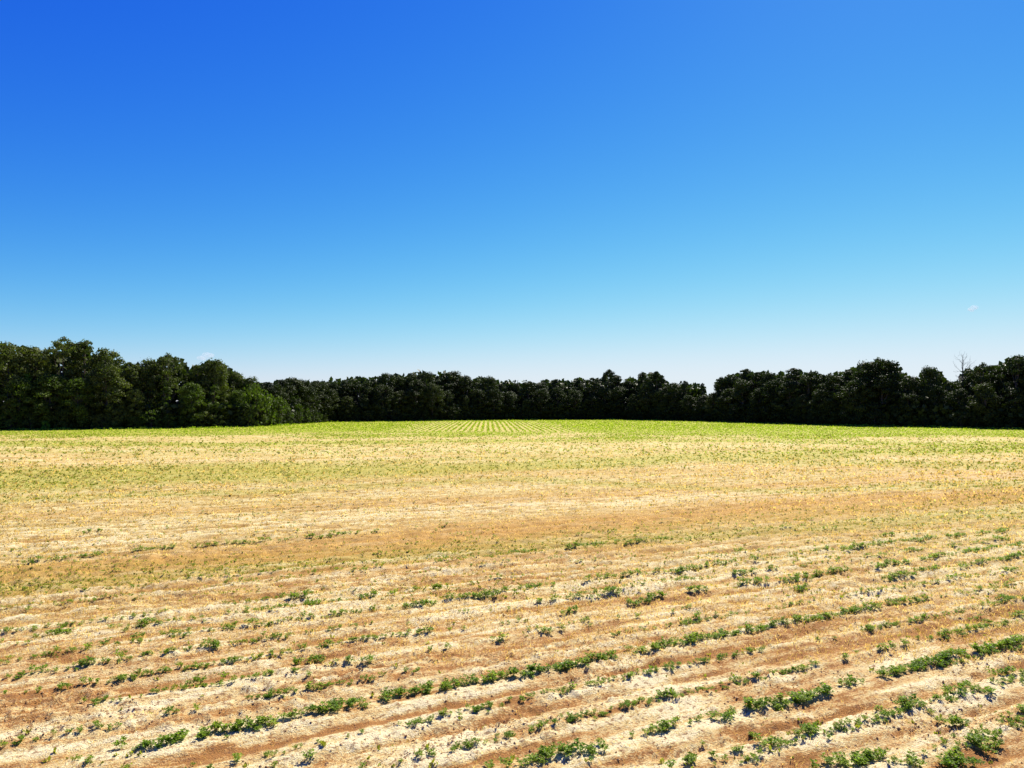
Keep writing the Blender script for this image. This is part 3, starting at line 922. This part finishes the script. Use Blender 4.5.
def mk(style, seed, mat, bark=M_BARK):
    (cv, cf), (tv, tf) = make_tree(seed, style)
    return mesh_np('crown', cv, cf, mat), mesh_np('trunk', tv, tf, bark, True)


LIB = {
    'broad': [mk('broad', 200 + i, M_TREE) for i in range(7)],
    'open': [mk('open', 230 + i, M_TREE) for i in range(3)],
    'pine': [mk('pine', 250 + i, M_PINE) for i in range(4)],
    'slender': [mk('slender', 270 + i, M_TREELT) for i in range(3)],
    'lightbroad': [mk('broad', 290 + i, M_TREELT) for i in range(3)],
    'lime': [mk('slender', 300, M_LIME)],
    'shrub': [mk('shrub', 310 + i, M_TREE) for i in range(4)],
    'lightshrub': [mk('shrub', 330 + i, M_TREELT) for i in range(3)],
    'limeshrub': [mk('shrub', 350, M_LIME)],
}


def place_tree(kind, X, Y, h, label, group=None, cat='tree', wide=1.0, var=None, leaf=None):
    cm, tm = rnd.choice(LIB[kind]) if var is None else LIB[kind][var]
    nm = {'pine': 'pine_tree', 'shrub': 'shrub', 'lightshrub': 'shrub', 'limeshrub': 'shrub'}.get(kind, 'broadleaf_tree')
    e = link(nm, None, loc=(X, Y, 0))
    s = h / 14.0
    e.rotation_euler = (0, 0, rnd.uniform(0, 6.28))
    e.scale = (s * wide * rnd.uniform(.9, 1.1), s * wide * rnd.uniform(.9, 1.1), s)
    link('trunk', tm, e); co = link('crown', cm, e)
    if leaf is None and X < -.36 * Y and kind in ('broad', 'open', 'shrub', 'pine'): leaf = M_TREESUN  # left woods look sunlit through this lightened leaf colour
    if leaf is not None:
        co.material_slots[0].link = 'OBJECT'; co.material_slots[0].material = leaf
    return tag(e, label, cat, group)


SKYLINE = [(-420, 345), (-300, 338), (-180, 348), (-60, 345), (0, 343), (15, 343), (35, 345), (42, 347), (48, 342), (57, 338), (64, 337), (70, 342), (76, 339), (84, 338), (88, 349), (96, 350),
           (105, 347), (112, 353), (118, 360), (126, 362), (135, 360), (145, 363), (150, 360), (157, 355), (166, 352), (176, 354), (186, 357), (192, 361),
           (200, 360), (208, 359), (216, 358), (225, 363), (235, 369), (250, 377), (262, 380), (272, 381), (282, 377), (295, 376), (306, 379), (318, 378),
           (326, 378), (336, 376), (345, 375), (358, 373), (368, 374), (380, 373), (391, 371), (402, 371), (410, 369), (416, 368), (425, 369), (433, 371),
           (442, 369), (452, 370), (462, 373), (471, 377), (480, 374), (490, 375), (500, 378), (520, 378), (540, 378), (556, 378), (580, 377), (596, 376),
           (604, 371), (609, 368), (615, 373), (622, 378), (634, 374), (643, 371), (650, 371), (657, 370), (664, 374), (671, 380), (677, 384), (683, 379),
           (692, 382), (700, 382), (705, 383), (711, 392), (717, 379), (724, 375), (735, 371), (746, 368), (758, 367), (768, 369), (780, 370), (800, 368),
           (812, 368), (822, 370), (832, 369), (842, 368), (850, 366), (857, 361), (866, 359), (875, 357), (885, 357), (893, 360), (902, 365), (912, 375),
           (920, 372), (929, 366), (938, 367), (946, 374), (955, 383), (962, 370), (970, 363), (985, 362), (996, 360), (1005, 358), (1014, 355), (1024, 353), (1090, 350), (1200, 358), (1300, 348), (1440, 352)]
KX = [q[0] for q in SKYLINE]; KY = [q[1] for q in SKYLINE]


def top_h(px, Y):
    return CAM_H + (405 - float(np.interp(px, KX, KY))) * Y / F_PX


def edge_pt(px, back=0.0):
    X, Y = px2g(px, float(edge_y(px)))
    f = (Y + back) / Y
    return float(X * f), float(Y * f)


def region(px):
    return 'left' if px < 262 else ('middle' if px < 711 else 'right')


FRONT = {'left': ('shorter leafy tree at the sunlit front edge of the left woods', 'front trees of the left woods'),
         'middle': ('shorter dark tree at the front edge of the far middle woods', 'front trees of the middle woods'),
         'right': ('shorter dark tree at the front edge of the right woods', 'front trees of the right woods')}
SHR = {'left': ('low leafy bush at the foot of the left woods', 'bushes of the left edge'),
       'middle': ('low dark bush at the foot of the far middle woods', 'bushes of the middle edge'),
       'right': ('low dark bush at the foot of the right woods', 'bushes of the right edge')}
# trees that stand out on the skyline (photo column, kind, label, width, extra height)
SPECIAL = [
    (62, 'open', 'tallest tree of the left woods, its loose knobbly top above all others', .8),
    (83, 'pine', 'round-topped tall tree just right of the tallest tree of the left woods', .9),
    (105, 'broad', 'dark tree with a rounded shoulder on the falling skyline right of the tallest tree', .8),
    (168, 'open', 'broad loose-topped tree forming the second hump of the left woods', .85),
    (214, 'broad', 'dark round tree at the right end of the left woods, before the skyline drops', .8),
    (609, 'pine', 'tall pine rising alone above the far middle woods, left of the paired pines', .75),
    (643, 'pine', 'slim left one of two pines standing close together on the middle skyline', .7),
    (657, 'pine', 'broad-topped right one of two pines standing close together on the middle skyline', .85),
    (685, 'pine', 'small pine on the skyline just left of the bright gap in the woods', .6),
    (703, 'pine', 'thin tree right at the left side of the bright gap in the woods', .5),
    (722, 'broad', 'dark rounded tree at the right side of the bright gap in the woods', .7),
    (876, 'open', 'wide spreading tree with ragged flat top, highest in the middle of the right woods', 1.05),
    (932, 'broad', 'pointed dark tree left of the bare dead tree', .75),
    (985, 'open', 'loose-crowned tree just right of the bare dead tree', .8),
    (1016, 'open', 'tall airy tree with sky holes at the far right edge', .85),
]
for px, kind, lb, wd in SPECIAL:
    X, Y = edge_pt(px, 7)
    place_tree(kind, X, Y, top_h(px, Y) * 1.0, lb, None, 'tree', wd)
sp = [q[0] for q in SPECIAL]


def walk(step, a=-400, b=1425):
    """photo columns at equal distances along the edge of the woods"""
    out, px = [], a
    lx, ly = edge_pt(px)
    while px < b:
        px += 1
        x, y = edge_pt(px)
        if math.hypot(x - lx, y - ly) >= step * rnd.uniform(.8, 1.2):
            out.append(px + rnd.uniform(-1, 1)); lx, ly = x, y
    return out


MARKS = [(62, 'the tallest left tree'), (168, 'the second left hump'), (214, 'the left woods end'),
         (609, 'the tall lone pine'), (650, 'the paired pines'), (711, 'the bright gap in the woods'),
         (876, 'the wide flat-topped tree'), (963, 'the bare dead tree')]
sky_px = []
for px in walk(3.9):                                       # skyline trees
    if min(abs(px - q) for q in sp) < 6 or abs(px - 711) < 4: continue
    sky_px.append(px)
cnt = {}


def by_mark(px):
    m = min(MARKS, key=lambda q: abs(q[0] - px))
    return m[1], ('left' if px < m[0] else 'right'), abs(px - m[0])


for px in sorted(sky_px, key=lambda q: by_mark(q)[2]):
    X, Y = edge_pt(px, rnd.uniform(6, 11))
    rg = region(px)
    kind = rnd.choice(['broad', 'broad', 'broad', 'pine', 'open'] if rg != 'middle' else ['broad', 'broad', 'pine', 'open'])
    mk_, sd, _ = by_mark(px)
    cnt[(mk_, sd)] = cnt.get((mk_, sd), 0) + 1
    what = {'broad': 'full-crowned dark tree', 'open': 'loose-crowned dark tree', 'pine': 'round-topped dark pine'}[kind]
    gp = {'left': 'skyline trees of the left woods', 'middle': 'skyline trees of the far middle woods', 'right': 'skyline trees of the right woods'}[rg]
    place_tree(kind, X, Y, top_h(px, Y) * (rnd.uniform(.87, 1.02) if px > 262 else rnd.uniform(.94, 1.03)),
               '%s on the skyline, %s %s of %s' % (what, ordinal(cnt[(mk_, sd)]), sd, mk_), gp, 'tree', rnd.uniform(.85, 1.3) if px > 262 else rnd.uniform(.7, 1.0))
cnt = {}
for px in walk(5.0, -12, 1036):                                       # shorter trees at the front edge
    if 262 < px < 326: continue
    X, Y = edge_pt(px, rnd.uniform(2.2, 4.5))
    rg = region(px)
    lb, gp = FRONT[rg]
    h = top_h(px, Y) * rnd.uniform(.5, .82)
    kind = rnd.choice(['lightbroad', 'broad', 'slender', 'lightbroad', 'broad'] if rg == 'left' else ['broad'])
    if True:
        cnt[rg] = cnt.get(rg, 0) + 1
        w1, w2 = lb.split(' at ', 1)
        lb = '%s, %s from the left at %s' % (w1, ordinal(cnt[rg]), w2)
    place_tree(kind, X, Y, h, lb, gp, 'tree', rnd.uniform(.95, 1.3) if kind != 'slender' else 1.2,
               leaf=M_TREEFAINTSUN if rg != 'left' and rnd.random() < .3 else None)  # some front trees carry a faint sunlit tone in their leaf colour
cnt = {}
for px in walk(3.0, -8, 1032):                                       # bushes at the foot
    rg = region(px)
    X, Y = edge_pt(px, rnd.uniform(.8, 2.2))
    lb, gp = SHR[rg]
    if True:
        cnt[rg] = cnt.get(rg, 0) + 1
        w1, w2 = lb.split(' at ', 1)
        lb = '%s, %s from the left at %s' % (w1, ordinal(cnt[rg]), w2)
    place_tree('lightshrub' if rg == 'left' and rnd.random() < .4 else 'shrub', X, Y, rnd.uniform(1.8, 4.0), lb, gp, 'bush', rnd.uniform(.8, 1.1))
# green bushes running down from the left woods to the middle
for kb, (px, ht, back) in enumerate(sorted(((255, 8.5, 2), (264, 7.2, 3), (274, 6.4, 2), (283, 5.6, 3), (291, 7.0, 8), (297, 4.8, 2), (305, 4.0, 2), (313, 3.2, 2), (320, 2.4, 1.5), (301, 5.5, 12), (285, 6.5, 12), (272, 7.5, 10), (312, 4.5, 12))), 1):
    X, Y = edge_pt(px, back)
    place_tree('lightshrub', X, Y, ht, 'light green bush, %s from the left on the bank sloping down from the left woods' % ordinal(kb),
               'bushes of the sloping bank', 'bush', rnd.uniform(.5, .75))
X, Y = edge_pt(26, 5.0)
place_tree('lime', X, Y, top_h(26, Y) * .66, 'slim bright lime-green treetop among the front trees of the left woods', None, 'tree', .75, 0)
X, Y = edge_pt(45, 0.4)
place_tree('limeshrub', X, Y, 1.5, 'bright green low bush at the foot of the left woods', None, 'bush', 1.0, 0)

def dead_tree(X, Y, h, seed, label, lean=0.0, start=.30):
    R = np.random.default_rng(seed)
    e = link('dead_tree', None, loc=(X, Y, 0))
    TV, TF, BV, BF = [], [], [], []
    trunk = [np.array([lean * t * t * h * .1, 0, t * h]) for t in (-.02, .2, .45, .7, .88, 1.0)]
    tube(TV, TF, trunk, [.30, .24, .19, .13, .07, .025], 7)

    def branch(p, d, L, r_, lv):
        pts = [p]
        for k in range(3):
            d = d + R.normal(0, .22, 3) + np.array([0, 0, .12]); d /= np.linalg.norm(d)
            pts.append(pts[-1] + d * L / 3)
        tube(BV, BF, pts, [r_, r_ * .75, r_ * .5, r_ * .22], 5)
        if lv > 0:
            for k in range(3):
                q = pts[1 + k % 3]
                a = R.normal(0, .75, 3); dd = d + a; dd /= np.linalg.norm(dd)
                branch(q, dd, L * R.uniform(.4, .6), r_ * .55, lv - 1)
    for i in range(13):
        t = start + (1 - start) * (i + R.random()) / 13.5
        p = np.array([lean * t * t * h * .1, 0, t * h])
        a = i * 2.4 + R.normal(0, .4)
        d = np.array([math.cos(a) * .8, math.sin(a) * .8, .65])
        branch(p, d, (1.25 - t) * h * .27, .09 * (1.25 - t), 2)
    link('trunk', mesh_np('trunk', np.array(TV), np.array(TF), M_DEAD, True), e)
    link('bare_branches', mesh_np('bare_branches', np.array(BV), np.array(BF), M_DEAD, True), e)
    return tag(e, label, 'dead tree')


X, Y = edge_pt(963, 10)
dead_tree(X, Y, CAM_H + (405 - 354.5) * Y / F_PX, 5, 'bare grey dead tree sticking up above the right woods', .2, .6)

# the inside of the woods: nobody could count it
xs = np.array(walk(.16))
REP = 95
n = len(xs) * REP
px = np.repeat(xs, REP) + rng.uniform(-1, 1, n)
ex, ey = px2g(px, edge_y(px))
low = rng.random(n) < .45
bk = np.where(low, rng.uniform(1.2, 9, n), rng.uniform(9, 30, n))
f = (ey + bk) / ey
PX_, PY_ = ex * f, ey * f
top = CAM_H + (405 - np.interp(px, KX, KY)) * PY_ / F_PX
top = top * (.80 + .17 * vnoise(px * .16, bk * .2, 13)) * np.where(np.abs(px - 711) < 6, .75, 1)
z = np.where(low, rng.random(n) ** 1.1 * 4.5, rng.random(n) * top)
P = np.stack([PX_, PY_, z], 1)
d = rng.normal(size=(n, 3)); d /= np.linalg.norm(d, axis=1)[:, None]
a = np.cross(d, rng.normal(size=(n, 3))); a /= np.linalg.norm(a, axis=1)[:, None]
b = np.cross(d, a); s0 = rng.uniform(.55, 1.15, (n, 1)) * np.where(low, 1.0, 1.5)[:, None]
V = np.stack([P - a * s0 * .6, P + b * s0 * .45, P + a * s0 * .6, P - b * s0 * .45], 1).reshape(-1, 3)
o = link('undergrowth', mesh_np('undergrowth', V, np.arange(len(V)).reshape(-1, 4), M_TREE))
tag(o, 'dark mass of leaves and undergrowth filling the inside of the woods', 'undergrowth', kind='stuff')
print('UNDERGROWTH', n)


# ------------------------------------------------------------------ two wisps of cloud
def cloud(px, py, dist, wid, hgt, label, seed, dens):
    R = np.random.default_rng(seed)
    import bmesh
    bm = bmesh.new()
    for k in range(5):
        t = (k - 2) / 2.0
        m4 = Matrix.Translation((t * wid * .32, R.normal(0, wid * .06), R.normal(0, hgt * .06) - abs(t) * hgt * .05 + t * hgt * .18)) @ \
            Matrix.Diagonal((wid * (.30 - .06 * abs(t)), wid * .22, hgt * (.5 - .2 * abs(t)), 1))
        bmesh.ops.create_icosphere(bm, subdivisions=3, radius=1, matrix=m4)
    me = bpy.data.meshes.new('cloud'); bm.to_mesh(me); bm.free()
    m, N, L = newmat('cloud_vapour')
    N.remove(N['Principled BSDF'])
    v = N.new('ShaderNodeVolumePrincipled')
    v.inputs['Color'].default_value = (1, 1, 1, 1)
    v.inputs['Density'].default_value = dens
    L.new(v.outputs[0], N['Material Output'].inputs['Volume'])
    me.materials.append(m)
    x = (px - CX) / F_PX * dist; z = CAM_H + (405 - py) / F_PX * dist
    return tag(link('cloud', me, loc=(x, dist, z)), label, 'cloud')


cloud(975, 308, 2600, 36, 24, 'tiny white puff of cloud high above the right woods', 1, .04)
cloud(205, 356, 2600, 60, 28, 'small faint cloud just above the left woods skyline', 2, .020)
